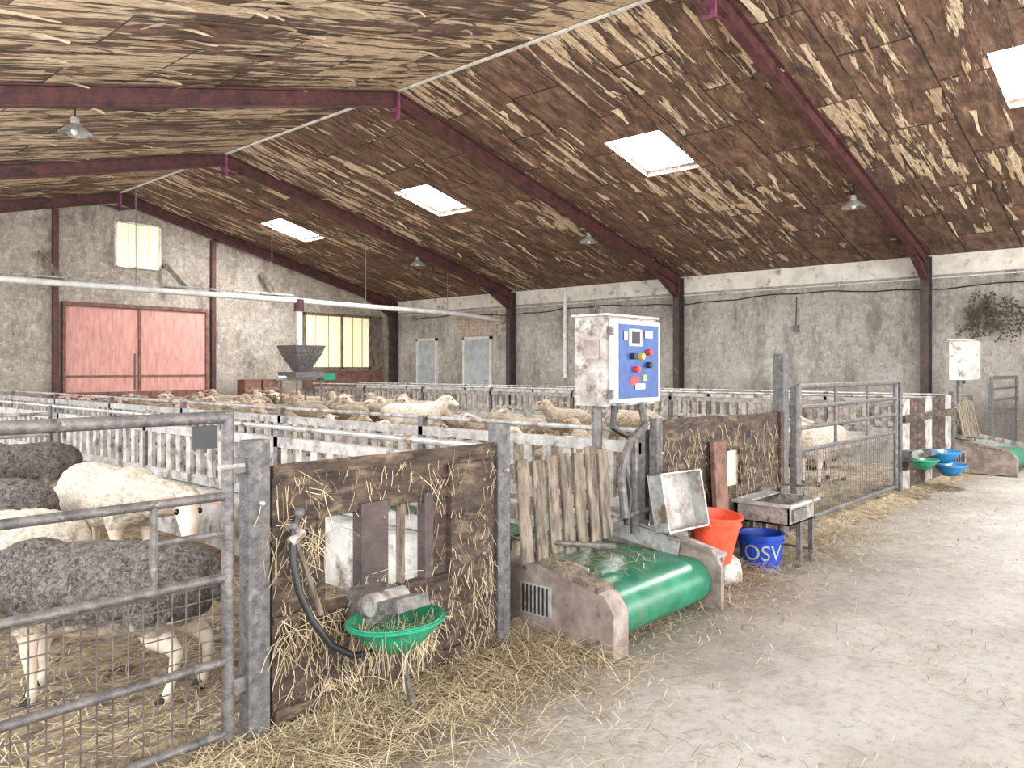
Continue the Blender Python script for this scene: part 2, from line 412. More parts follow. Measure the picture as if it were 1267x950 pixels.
b.tube([(10.95,17,3.3),(10.95,17,2.15)],.085,M_pvc,12)
b.tube([(10.95,17,3.0),(10.95,17,3.3)],.12,M_steel,12)
b.obj('feed_auger_pipe')
b=MB()
def frust(x,y,z0,z1,a,c,mat):
    vs=[(x+sx*a,y+sy*a,z0) for sx,sy in ((-1,-1),(1,-1),(1,1),(-1,1))]+[(x+sx*c,y+sy*c,z1) for sx,sy in ((-1,-1),(1,-1),(1,1),(-1,1))]
    b.add(vs,[(0,3,2,1),(0,1,5,4),(1,2,6,5),(2,3,7,6),(3,0,4,7)],mat)
frust(10.95,16.9,1.5,1.9,.14,.34,M_post); frust(10.95,16.9,1.9,2.15,.34,.43,M_galvd)
b.box(10.55,11.35,16.5,17.3,1.36,1.5,M_galvd)
b.box(11.4,11.75,16.6,17.0,1.3,1.45,M_green2)
for x in (10.6,11.3):
    for y in (16.55,17.25): b.tube([(x,y,0),(x,y,1.36)],.025,M_galvd)
b.tube([(10.3,16.9,1.35),(11.7,16.9,1.35)],.06,M_galv); b.obj('feed_hopper')
for x in (7.05,10.3,13.3):
    b=MB(); b.beam((x-.3,Y1-.16,4.55),(x+.15,Y1-.5,3.9),.09,.12,M_woodp); b.beam((x-.3,Y1-.2,3.9),(x+.3,Y1-.2,3.9),.1,.06,M_woodp); b.beam((x-.28,Y1,4.5),(x-.28,Y1-.2,4.5),.06,.06,M_woodp); b.obj('timber_prop',False)
for x,y in ((4.0,11.7),(14.75,4.95),(14.75,10.9),(14.75,16.9)):
    zt=zr(x); z=zt-.34; b=MB()
    b.tube([(x,y,zt),(x,y,z+.12)],.012,M_black); b.lathe([(.0,.16),(.05,.15),(.06,.06),(.11,.02),(.2,-.05),(.215,-.075),(.2,-.07),(.1,0),(0,.02)],M_galv,20,T(x,y,z))
    b.ball(T(x,y,z-.02)@Matrix.Diagonal((.05,.05,.08,1)),M_white); b.box(x-.12,x+.12,y-.02,y+.02,zt-.03,zt,M_galvd); b.obj('pendant_lamp')
# ---------------------------------------------------------------- bedding
b=MB(); nx,ny=90,90; vs=[];fs=[]
for i in range(nx+1):
    for j in range(ny+1):
        x=XL+.02+(XR-XL-.04)*i/nx; y=3.02+(Y1-3.06)*(j/ny)**1.5
        vs.append((x,y,.03+.04*(noise.noise((x*1.7,y*1.7,0))+.5)))
for i in range(nx):
    for j in range(ny): a=i*(ny+1)+j; fs.append((a,a+ny+1,a+ny+2,a+1))
b.add(vs,fs,M_bed); b.obj('straw_bedding')
b=MB(); nx,ny=160,12; vs=[];fs=[]
for i in range(nx+1):
    for j in range(ny+1):
        x=1.2+17.2*i/nx; w=.42+.35*noise.noise((x*1.3,4,0)); y=3.1-w*j/ny
        h=(1-j/ny)**1.6*(.09+.06*noise.noise((x*3,y*3,1)))+.008*noise.noise((x*14,y*14,3))
        vs.append((x,y,max(h,-.01) if j<ny else -.01))
for i in range(nx):
    for j in range(ny): a=i*(ny+1)+j; fs.append((a,a+1,a+ny+2,a+ny+1))
b.add(vs,fs,M_bed); b.obj('straw_drift')
def strand(b,x,y,z,L,w,a,tilt=0):
    d=Vector((math.cos(a),math.sin(a),0)); n=Vector((-d.y,d.x,0))*w/2; bend=n*U(-6,6)
    p0=Vector((x,y,z)); p1=p0+d*L*.5+Vector((0,0,U(.0,.02)+tilt*L*.5))+bend; p2=p0+d*L+Vector((0,0,tilt*L+U(-.004,.006)))
    b.add([p0-n,p0+n,p1+n,p1-n,p2+n*.6,p2-n*.6],[(0,1,2,3),(3,2,4,5)],random.choice(M_straw))
b=MB()
for k in range(8500):
    x=1.2+17*R()**1.6; d=random.expovariate(2.7)
    if d>3.4: continue
    y=2.9-d; strand(b,x,y,.006+max(0,.07-.13*d),U(.04,.18),.0034,U(0,6.3),U(-.05,.12))
for k in range(8500):
    x=U(.6,15); y=U(-2.0,2.7)
    if noise.noise((x*.9,y*.9,2))<-.15: continue
    strand(b,x,y,.005,U(.02,.12),.0038,U(0,6.3))
for k in range(4200):
    strand(b,U(1.3,3.5),2.95-abs(random.gauss(0,.33)),U(.02,.09),U(.08,.26),.0034,U(0,6.3),U(-.1,.3))
for k in range(2600):
    strand(b,U(4.7,8.0),2.95-abs(random.gauss(0,.33)),U(.02,.07),U(.08,.25),.004,U(0,6.3),U(-.1,.25))
b.obj('loose_straw',False)
b=MB()
for k in range(7500):
    x=U(-.4,3.2); y=3.1+6*R()**1.5; strand(b,x,y,.06+U(0,.03),U(.06,.22),.004,U(0,6.3),U(-.1,.15))
b.obj('pen_straw',False)
# ---------------------------------------------------------------- front fence
YF=3.0
def post(x,h,w=.1,m=M_post,y=YF):
    b=MB(); b.box(x-w/2,x+w/2,y-w*.4,y+w*.4,0,h,m); b.box(x-w/2-.02,x+w/2+.02,y-w*.4-.02,y+w*.4+.02,0,.02,m)
    b.tube([(x,y-w*.42,h*.8),(x,y-w*.42-.03,h*.8)],.012,M_galv,6)
    b.obj('fence_post',False,.008)
post(1.72,1.30); post(3.22,1.29); post(4.87,1.24,.08); post(7.02,1.73,.12); post(7.34,1.42,.08); post(10.55,1.42,.1); post(13.2,1.25,.09); post(15.9,1.35,.09)
def gate(x0,x1,y,rails,meshtop,meshbot,name='metal_gate',r=.022,verts=(),sp=.05,mw=.003):
    b=MB()
    for x in (x0,x1): b.tube([(x,y,rails[-1]-.02),(x,y,rails[0]+.02)],r*1.15,M_galvd,10)
    for i,z in enumerate(rails): b.tube([(x0,y,z),(x1,y,z)],r*(1.15 if i==0 else .85),M_galvd,10)
    for x,za,zb in verts: b.tube([(x,y,za),(x,y,zb)],r*.7,M_galvd,8)
    x=x0+sp
    while x<x1:
        b.tube([(x,y+.018,meshbot),(x,y+.018,meshtop)],mw,M_galvd,4); x+=sp
    z=meshbot
    while z<=meshtop:
        b.tube([(x0,y+.022,z),(x1,y+.022,z)],mw,M_galvd,4); z+=sp
    for z in (.3,rails[0]-.2): b.box(x1-.01,x1+.07,y-.02,y+.02,z-.03,z+.03,M_galvd)
    return b.obj(name)
g=gate(-.93,1.60,YF,[1.4,1.08,.75,.41,.115],.75,.115,verts=((1.30,.75,1.08),),sp=.055)
b=MB(); b.tube([(1.30,YF,.93),(1.58,YF,.93)],.014,M_galvd,8); b.box(1.44,1.54,YF-.03,YF-.015,1.28,1.37,M_black)
b.tube([(1.55,YF-.02,1.20),(1.66,YF-.02,1.20)],.01,M_galv,6); b.obj('gate_latch',parent=g)
gate(7.42,10.45,YF,[1.42,1.22,1.02,.80,.12],.80,.12,r=.026,verts=((8.4,.8,1.42),(9.4,.8,1.42)),sp=.075,mw=.004)
gate(15.98,18.3,YF,[1.42,1.22,1.02,.80,.12],.80,.12,r=.026,sp=.09,mw=.004)
b=MB(); m=M_wood; y0,y1=2.98,3.03
b.box(1.79,3.16,y0,y1,.93,1.18,m); b.box(1.79,3.16,y0,y1,.05,.54,m); b.box(1.79,2.03,y0,y1,.54,.93,m); b.box(2.70,3.16,y0,y1,.54,.93,m)
b.box(2.24,2.40,y0-.02,y1,.50,.97,M_col); b.box(2.64,2.70,y0-.01,y1,.5,.97,M_col); b.box(2.01,2.05,y0-.01,y1,.5,.97,m); b.box(2.50,2.53,y0+.01,y1,.54,.93,M_woodp)
b.box(2.80,3.10,y0-.035,y0,.52,1.10,M_wood)
b.box(1.79,3.16,y0-.03,y0,.10,.15,m); b.box(1.79,3.16,y0-.012,y0,1.13,1.19,M_wood); b.box(1.79,3.16,y0-.015,y0,.60-.09,.60-.06,m)
for x in (2.86,3.04):
    for z in (.6,.8,1.0): b.tube([(x,y0-.034,z),(x,y0-.042,z)],.012,M_galvd,8)
b.obj('wooden_fence_panel',False,.006)
b=MB()
b.box(4.93,5.82,y0,y1,.1,1.22,m); b.box(6.2,6.94,y0,y1,.1,1.20,m); b.box(5.82,6.2,y0,y1,.92,1.21,m); b.box(5.82,6.2,y0,y1,.1,.62,m)
b.box(5.84,6.18,y1,y1+.02,.6,.94,M_cream)
b.box(5.74,5.84,y0-.04,y0,.3,1.0,m); b.box(6.9,6.98,y0-.03,y1,.1,1.2,m)
b.obj('wooden_fence_panel',False,.006)
b=MB()
for i in range(7):
    x=10.66+i*.35; b.box(x,x+.33,y0,y1,.05,1.2+.02*math.sin(i*3),M_wood if i%3 else M_slat)
b.box(10.66,13.1,y0-.04,y0,.9,1.0,m); b.box(10.66,13.1,y0-.04,y0,.3,.4,m); b.obj('wooden_fence_panel',False,.006)
b=MB()
def cling(x,z,y,L,w,a,dy):
    d=Vector((math.cos(a),dy,math.sin(a))).normalized(); n=Vector((-d.z,0,d.x)); n=n.normalized()*w/2; p=Vector((x,y,z))
    mid=p+d*L*.5+n*U(-8,8); e=p+d*L+Vector((0,0,-L*.12))
    b.add([p-n,p+n,mid+n,mid-n,e+n,e-n],[(0,1,2,3),(3,2,4,5)],random.choice(M_straw[:2]+M_straw[1:2]+M_straw[:1]+M_straw[2:]))
for k in range(800):
    x=U(1.8,3.15); z=U(.08,1.18) if R()<.5 else U(.05,.6)
    if 2.05<x<2.7 and .54<z<.93: continue
    cling(x,z,2.972 if not(2.78<x<3.12) else 2.935,U(.02,.10),.0024,U(-2.3,-.8),U(-.15,0))
for cx,cz,nn in ((1.92,.86,70),(1.95,.48,80),(2.35,.54,90),(2.72,1.1,10),(2.1,.18,100),(2.6,.3,70),(1.86,1.05,16)):
    for k in range(nn): cling(cx+random.gauss(0,.085),cz+random.gauss(0,.05),2.96,U(.05,.17),.0026,-math.pi/2+random.gauss(0,.75),U(-.3,0))
for k in range(110): cling(U(2.02,2.48),.47+U(-.04,.04),U(2.55,2.95),U(.08,.24),.0026,-math.pi/2+random.gauss(0,.35),U(-.2,.2))
for k in range(500): cling(U(4.95,6.9),U(.1,1.15),2.972,U(.03,.12),.004,U(-2.3,-.8),U(-.15,0))
b.obj('clinging_straw',False)
# ---------------------------------------------------------------- water bowls
def bowl(x,y,z,r,mat,name,nose=True,leg=True):
    b=MB(); Mx=T(x,y,z)@Matrix.Diagonal((1,.8,1,1))
    b.lathe([(0,-.62*r),(r*.45,-.58*r),(r*.8,-.3*r),(r,0),(r*1.07,.0),(r*1.07,-.06*r),(r*1.0,.02*r),(r*.93,-.03*r),(r*.72,-.27*r),(r*.4,-.48*r),(0,-.5*r)],mat,32,Mx)
    if nose:
        b.box(-.09,.09,-.15,.12,-.02,.035,M_galvd,T(x,y+.03,z+.045)@RX(-.25)); b.tube([(x-.10,y+.07,z+.06),(x+.10,y+.07,z+.06)],.05,M_galv,14)
        b.box(x-.08,x+.1,y+.1,2.98,z-.04,z+.1,M_galvd)
    else: b.box(x-.06,x+.06,y+r*.6,2.98,z-.05,z+.02,M_galvd)
    if leg: b.tube([(x+.02,y,z-.55*r),(x+.06,y-.02,.14),(x+.10,y-.02,.03)],.014,M_galvd)
    for k in range(110):
        a=U(0,6.3); rr=r*.8*math.sqrt(R()); strand(b,x+rr*math.cos(a),y+rr*.8*math.sin(a),z-.04,U(.04,.15),.003,U(0,6.3),U(-.2,.4))
    b.obj(name)
bowl(2.25,2.72,.49,.225,M_green2,'drinking_bowl')
bowl(10.7,2.74,.46,.2,M_green2,'drinking_bowl',leg=False)
bowl(11.5,2.72,.50,.26,M_cyan,'feed_bowl',nose=False,leg=False)
bowl(11.62,2.66,.32,.25,M_cyan,'feed_bowl',nose=False,leg=False)
b=MB(); pts=[(1.90,2.94,.99),(1.86,2.93,.9),(1.84,2.9,.78),(1.85,2.87,.66),(1.89,2.84,.54),(1.97,2.82,.42),(2.07,2.8,.35),(2.2,2.8,.33),(2.32,2.78,.36)]
b.tube(pts,.016,M_black,10); b.tube([(1.87,2.93,.87),(1.98,2.9,.53)],.013,M_woodp,8)
b.tube([(1.86,2.97,.92),(1.88,2.92,.92)],.025,M_galvd); b.tube([(1.84,2.92,.86),(1.9,2.92,.9)],.022,M_galv); b.ball(T(1.89,2.93,.98)@Matrix.Scale(.025,4),M_galvd)
b.obj('water_hose')
# ---------------------------------------------------------------- feed conveyors
def conveyor(xa,xb,yend):
    b=MB(); yb=3.35
    def plate(x0,x1,h0,h1,hb):
        pr=[(yend,.02),(yend,h0),(yend+.07,h1),(yb,hb),(yb,.02)]
        vs=[(x0,y,z) for y,z in pr]+[(x1,y,z) for y,z in pr]
        n=len(pr); b.add(vs,[tuple(range(n)),tuple(range(n,2*n))[::-1]]+[(i,i+n,(i+1)%n+n,(i+1)%n) for i in range(n)],M_brownst)
    plate(xa,xa+.14,.27,.36,.55); plate(xb-.04,xb,.30,.40,.54)
    b.beam((xa+.07,yend+.1,.375),(xa+.07,yb,.56),.15,.025,M_woodp)
    b.beam((xb+.02,yend+.02,.36),(xb+.02,yb,.56),.12,.025,M_galv)
    b.beam((xb+.07,yend+.04,.31),(xb+.07,yb,.50),.012,.09,M_galv)
    b.box(xa-.01,xa,2.85,3.08,.16,.34,M_galv)
    for k in range(7): b.box(xa-.016,xa-.01,2.87+k*.03,2.88+k*.03,.17,.33,M_black)
    for yy3,zz in ((yend+.1,.1),(yend+.1,.25),(yb-.3,.1),(yb-.3,.42),(2.75,.1)): b.tube([(xa,yy3,zz),(xa-.008,yy3,zz)],.012,M_galvd,8)
    xi,xj=xa+.14,xb-.04
    cy,cz,r=yend+.22,.185,.15; prof=[]
    for k in range(13):
        a=math.pi/2+math.pi*k/12; prof.append((cy+r*math.cos(a),cz+r*math.sin(a)))
    prof=[(yb+.5,cz+r+.02)]+prof+[(yb+.5,cz-r)]
    vs=[(xi+.01,y,z) for y,z in prof]+[(xj-.01,y,z) for y,z in prof]; n=len(prof)
    b.add(vs,[(i,i+1,i+1+n,i+n) for i in range(n-1)],M_green)
    b.tube([(xi,cy,cz),(xj,cy,cz)],r-.01,M_galvd,20)
    b.beam((xi+.03,yend+.3,.37),(xi+.03,yb,.45),.012,.14,M_galv); b.beam((xj-.02,yend+.3,.38),(xj-.02,yb,.47),.012,.12,M_galv)
    b.tube([(xa+.05,yend+.62,.51),(xa+.05,yb,.60)],.02,M_galvd)
    b.tube([(xa+.1,3.0,.56),(xa+.45,2.72,.52)],.018,M_galvd)
    b.tube([(xa+.3,3.0,.56),(xb,3.0,.60)],.022,M_galvd)
    for k in range(420):
        strand(b,U(xi+.03,xj-.12),cy+(yb-cy)*R()**.6,cz+r+.015,U(.05,.2),.004,U(0,6.3),U(0,.15))
    for k in range(90):
        strand(b,U(xa,xa+.12),U(2.7,yb),.46+U(-.02,.06),U(.05,.15),.004,U(0,6.3),U(0,.15))
    return b.obj('feed_conveyor',True)
conveyor(3.5,4.76,2.42); conveyor(13.4,14.8,2.2)
def pallet(x0,x1,y,z0,z1,n,lean,name='pallet_gate',mt=None):
    mt=mt or M_woodp
    b=MB(); M=T(x0,y,z0)@RX(-lean); L=x1-x0; h=z1-z0; w=L/n*.72
    for i in range(n):
        xx=i*L/n; b.box(xx,xx+w,-.02,0,U(-.02,.02),h+U(-.03,.02),mt,M@RY(U(-.012,.012)))
    for z in (.15*h,.5*h,.88*h): b.box(-.02,L,0,.05,z-.04,z+.04,mt,M)
    b.obj(name,False,.004)
pallet(3.36,4.28,2.96,.48,1.08,7,.08); pallet(13.5,14.6,2.9,.45,1.08,7,.2,mt=M_woodp)
b=MB(); b.tube([(4.42,3.05,1.34),(4.38,3.04,1.2),(4.55,3.02,1.12),(4.45,3.0,.95),(4.5,2.98,.75),(4.42,2.95,.55)],.022,M_black)
b.tube([(4.75,3.05,1.34),(4.72,3.0,1.2),(4.5,2.98,1.1),(4.38,2.97,.9),(4.4,2.95,.6)],.028,M_galvd)
b.tube([(4.62,3.02,1.12),(4.62,3.02,.45)],.03,M_galvd); b.obj('cable_hoses')
def cabinet(x0,x1,y,z0,z1,d,full=True):
    b=MB(); b.box(x0,x1,y,y+d,z0,z1,M_cabs if full else M_cab)
    xa=x0+.04
    b.box(xa,x1+.01,y-.03,y,z0+.02,z1-.02,M_cab if not full else M_white)
    if full:
        b.box(x0+.11,x1-.02,y-.036,y-.03,z0+.05,z1-.05,M_bluep)
        yy=y-.04
        b.box(x0+.22,x0+.38,yy-.005,y-.03,z1-.2,z1-.08,M_cab); b.box(x0+.25,x0+.35,yy-.008,yy,z1-.18,z1-.10,M_black)
        b.box(x0+.16,x0+.20,yy-.004,yy,z1-.16,z1-.10,M_white); b.box(x0+.42,x0+.52,yy-.004,yy,z1-.14,z1-.09,M_white)
        for xx,zz,mm in ((.26,.27,M_black),(.36,.27,M_yel),(.46,.24,M_red),(.46,.33,M_black),(.3,.36,M_red)):
            b.tube([(x0+xx,yy+.01,z1-zz),(x0+xx,yy-.03,z1-zz)],.022,mm,14)
        b.box(x0+.24,x0+.34,yy-.003,yy,z0+.14,z0+.2,M_red); b.box(x0+.30,x0+.42,yy-.004,yy,z0+.11,z0+.15,M_white); b.box(x0+.40,x0+.44,yy-.003,yy,z0+.17,z0+.21,M_yel)
        for z in (z0+.08,z1-.1): b.box(x0+.02,x0+.05,y-.035,y+.02,z-.03,z+.03,M_galvd)
        b.box(x0-.006,x0,y+.05,y+.18,z0+.32,z0+.45,M_brownst)
    b.box(x0-.02,x1+.02,y-.02,y+d+.02,z1,z1+.015,M_cab)
    xm=x0+.12
    b.tube([(xm,y+d*.6,0.03),(xm,y+d*.6,z0)],.035,M_galvd,12)
    b.tube([(x0+.3,y+d*.5,z0),(x0+.3,y+d*.5,z0-.06)],.025,M_black,10)
    b.obj('control_cabinet',False,.006)
cabinet(4.33,4.96,3.06,1.34,1.95,.26)
cabinet(14.25,14.85,2.98,1.4,2.05,.3,False)
b=MB(); Mx=T(4.62,2.84,.47)@RZ(-.15)@RX(-.2)
b.box(0,.44,0,.012,0,.40,M_rail,Mx)
for a in ((0,.44,-.11,0,0,.012),(0,.44,-.11,0,.39,.40),(0,.012,-.11,0,0,.40),(.428,.44,-.11,0,0,.40)): b.box(*a,M_galv,Mx)
b.box(.1,.3,-.02,.2,-.3,0,M_galvd,Mx); b.obj('metal_feed_tray',False)
b=MB(); b.beam((5.62,2.86,.03),(5.66,2.93,1.02),.2,.04,M_woodr,(0,-1,0)); b.obj('wooden_plank',False,.004)
def bucket(x,y,z,r0,r1,h,mat,name,handle=True,tilt=0):
    b=MB(); Mx=T(x,y,z)@RX(tilt)
    b.lathe([(0,0),(r0,0),(r1,h),(r1+.012,h),(r1+.012,h+.012),(r1-.006,h+.012),(r0-.006,.01),(0,.01)],mat,28,Mx)
    b.lathe([(r0+(r1-r0)*.82+.001,h*.82),(r0+(r1-r0)*.82+.012,h*.83),(r0+(r1-r0)*.86+.012,h*.86),(r0+(r1-r0)*.86,h*.87)],mat,28,Mx)
    if handle:
        pts=[Mx@Vector((r1*math.cos(a),r1*math.sin(a)*.5-.02,h-.01+abs(math.sin(a))*-.09)) for a in [math.pi+math.pi*k/10 for k in range(11)]]
        b.tube(pts,.004,M_galv,6)
    return b.obj(name)
bucket(5.24,2.76,.2,.135,.185,.33,M_orange,'orange_bucket',tilt=.1)
b=MB(); N=18
vs=[];fs=[]
for i in range(9):
    th=math.pi*i/8
    for j in range(N):
        a=2*math.pi*j/N; w=.13+.04*noise.noise((math.cos(a)*2,math.sin(a)*2,i*.5))
        s_=math.sin(th)**.45
        vs.append((5.36+w*1.25*s_*math.cos(a),2.74+w*s_*math.sin(a),.105+.10*math.copysign(abs(math.cos(th))**.5,math.cos(th))+.02*noise.noise((a*3,i,2))))
for i in range(8):
    for j in range(N): j2=(j+1)%N; fs.append((i*N+j,(i+1)*N+j,(i+1)*N+j2,i*N+j2))
b.add(vs,fs,M_conc)
b.obj('feed_sack')
TX,TY=6.02,2.74
bin_=bucket(TX,TY,.0,.15,.175,.27,M_blue,'blue_tub',handle=False)
cu=bpy.data.curves.new('osv','FONT'); cu.body='OSV'; cu.size=.17; cu.align_x='CENTER'; cu.extrude=.001
to=bpy.data.objects.new('tmp',cu); sc.collection.objects.link(to)
dg=bpy.context.evaluated_depsgraph_get(); me=bpy.data.meshes.new_from_object(to.evaluated_get(dg))
fa=math.atan2(-TY,-TX)+.12; rr=.167
for v in me.vertices:
    x,z=v.co.x,v.co.y; a=fa+x/rr; r_=.1515+.025*(z+.08)/.27+.004; v.co=Vector((TX+r_*math.cos(a),TY+r_*math.sin(a),z+.09))
bpy.data.objects.remove(to); me.materials.clear(); me.materials.append(M_white)
lo=bpy.data.objects.new('lettering',me); sc.collection.objects.link(lo); lo.parent=bin_
b=MB(); x0,x1,ya,yb2,z0,z1=6.0,6.52,2.50,2.94,.36,.53
b.box(x0,x1,ya,yb2,z0,z0+.012,M_galv)
for a in ((x0,x1,ya,ya+.012),(x0,x1,yb2-.012,yb2),(x0,x0+.012,ya,yb2),(x1-.012,x1,ya,yb2)): b.box(*a,z0,z1,M_cabs)
for a in ((x0-.03,x1+.03,ya-.03,ya),(x0-.03,x1+.03,yb2,yb2+.03),(x0-.03,x0,ya,yb2),(x1,x1+.03,ya,yb2)): b.box(*a,z1-.025,z1,M_galv)
b.box(x0,x1,ya+.3,yb2,z1,z1+.012,M_galv); b.box(x0+.05,x0+.3,ya-.02,ya+.0,z0+.03,z1-.05,M_galvd)
for x in (x0+.25,x1-.02):
    for y in (ya+.02,yb2-.02): b.box(x-.018,x+.018,y-.018,y+.018,0,z0,M_galvd)
b.tube([(x1-.02,ya+.02,.1),(x1-.02,yb2-.02,.1)],.01,M_galvd)
b.tube([(x1+.03,ya+.1,z1),(x1+.06,ya+.1,z1+.07),(x1+.06,ya+.3,z1+.07),(x1+.03,ya+.3,z1)],.012,M_galvd)
b.obj('galvanised_trough',False)
# ---------------------------------------------------------------- feed barriers
def barrier(x,y0,y1,name='feed_barrier',side=1):
    b=MB(); b.box(x-.04,x+.04,y0,y1,0,.50,M_conc)
    b.box(x-.025,x+.025,y0,y1,.56,.64,M_rail); b.box(x-.03,x+.03,y0,y1,.98,1.06,M_rail)
    b.tube([(x-.05*side,y0,1.14),(x-.05*side,y1,1.14)],.02,M_galv,8)
    y=y0+.05
    while y<y1:
        b.box(x-.018,x+.018,y,y+.085,.60,1.0,M_slat); y+=.20
    y=y0
    while y<=y1+.01:
        b.box(x-.03,x+.03,y-.03,y+.03,0,1.15,M_galvd); y+=2.4
    b.obj(name,False)
for xa,xb in ((3.36,4.86),(13.35,14.88)):
    barrier(xa,3.1,19.9,side=1); barrier(xb,3.1,19.9,side=-1)
    b=MB(); b.box(xa+.2,xb-.2,3.9,19.9,.2,.36,M_green if xa<5 else M_bed)
    b.box(xa+.05,xa+.2,3.4,19.9,0.02,.48,M_conc); b.box(xb-.2,xb-.05,3.4,19.9,0.02,.48,M_conc)
    for k in range(1500): strand(b,U(xa+.25,xb-.4),U(3.9,19),.365,U(.1,.25),.008,U(0,6.3),U(0,.2))
    b.obj('feed_trough',False)
def hurdle(x0,x1,y):
    b=MB()
    for z in (.3,.55,.8,1.05): b.tube([(x0,y,z),(x1,y,z)],.02,M_galv,8)
    n=max(1,round((x1-x0)/2)); 
    for k in range(n+1): x=x0+(x1-x0)*k/n; b.tube([(x,y,.03),(x,y,1.15)],.024,M_galvd,8)
    b.obj('sheep_hurdle')
hurdle(-.9,3.28,10.4); hurdle(14.98,18.1,9.9)
b=MB()
for i in range(2): b.box(12.0+i*.62,12.55+i*.62,21.5,21.95,.06,1.25,M_woodr); b.box(12.0+i*.62,12.55+i*.62,21.48,21.5,.9,1.0,M_woodp)
b.obj('wooden_crates',False,.02)
b=MB()
for k in range(22):
    p=Vector((XR-.16,U(2.6,3.9),U(2.7,3.2))); pts=[p.copy()]; 
    d=Vector((0,U(-1,1),U(-1,.1))).normalized()
    for s_ in range(6):
        d=(d+Vector((0,U(-.5,.5),U(-.6,.15)))).normalized(); p=p+d*.11; p.x=XR-.12-U(0,.08); pts.append(p.copy())
        for q_ in range(5):
            c=p+Vector((U(-.04,.02),U(-.07,.07),U(-.07,.07))); a=Vector((U(-.3,.3),U(-1,1),U(-1,1))).normalized()*.05; e=a.cross(Vector((1,.3,.2))).normalized()*.022
            b.add([c,c+a*.5+e,c+a,c+a*.5-e],[(0,1,2,3)],M_leaf)
    b.tube(pts,.008,M_leaf,5)
b.obj('dead_ivy_vine',False)
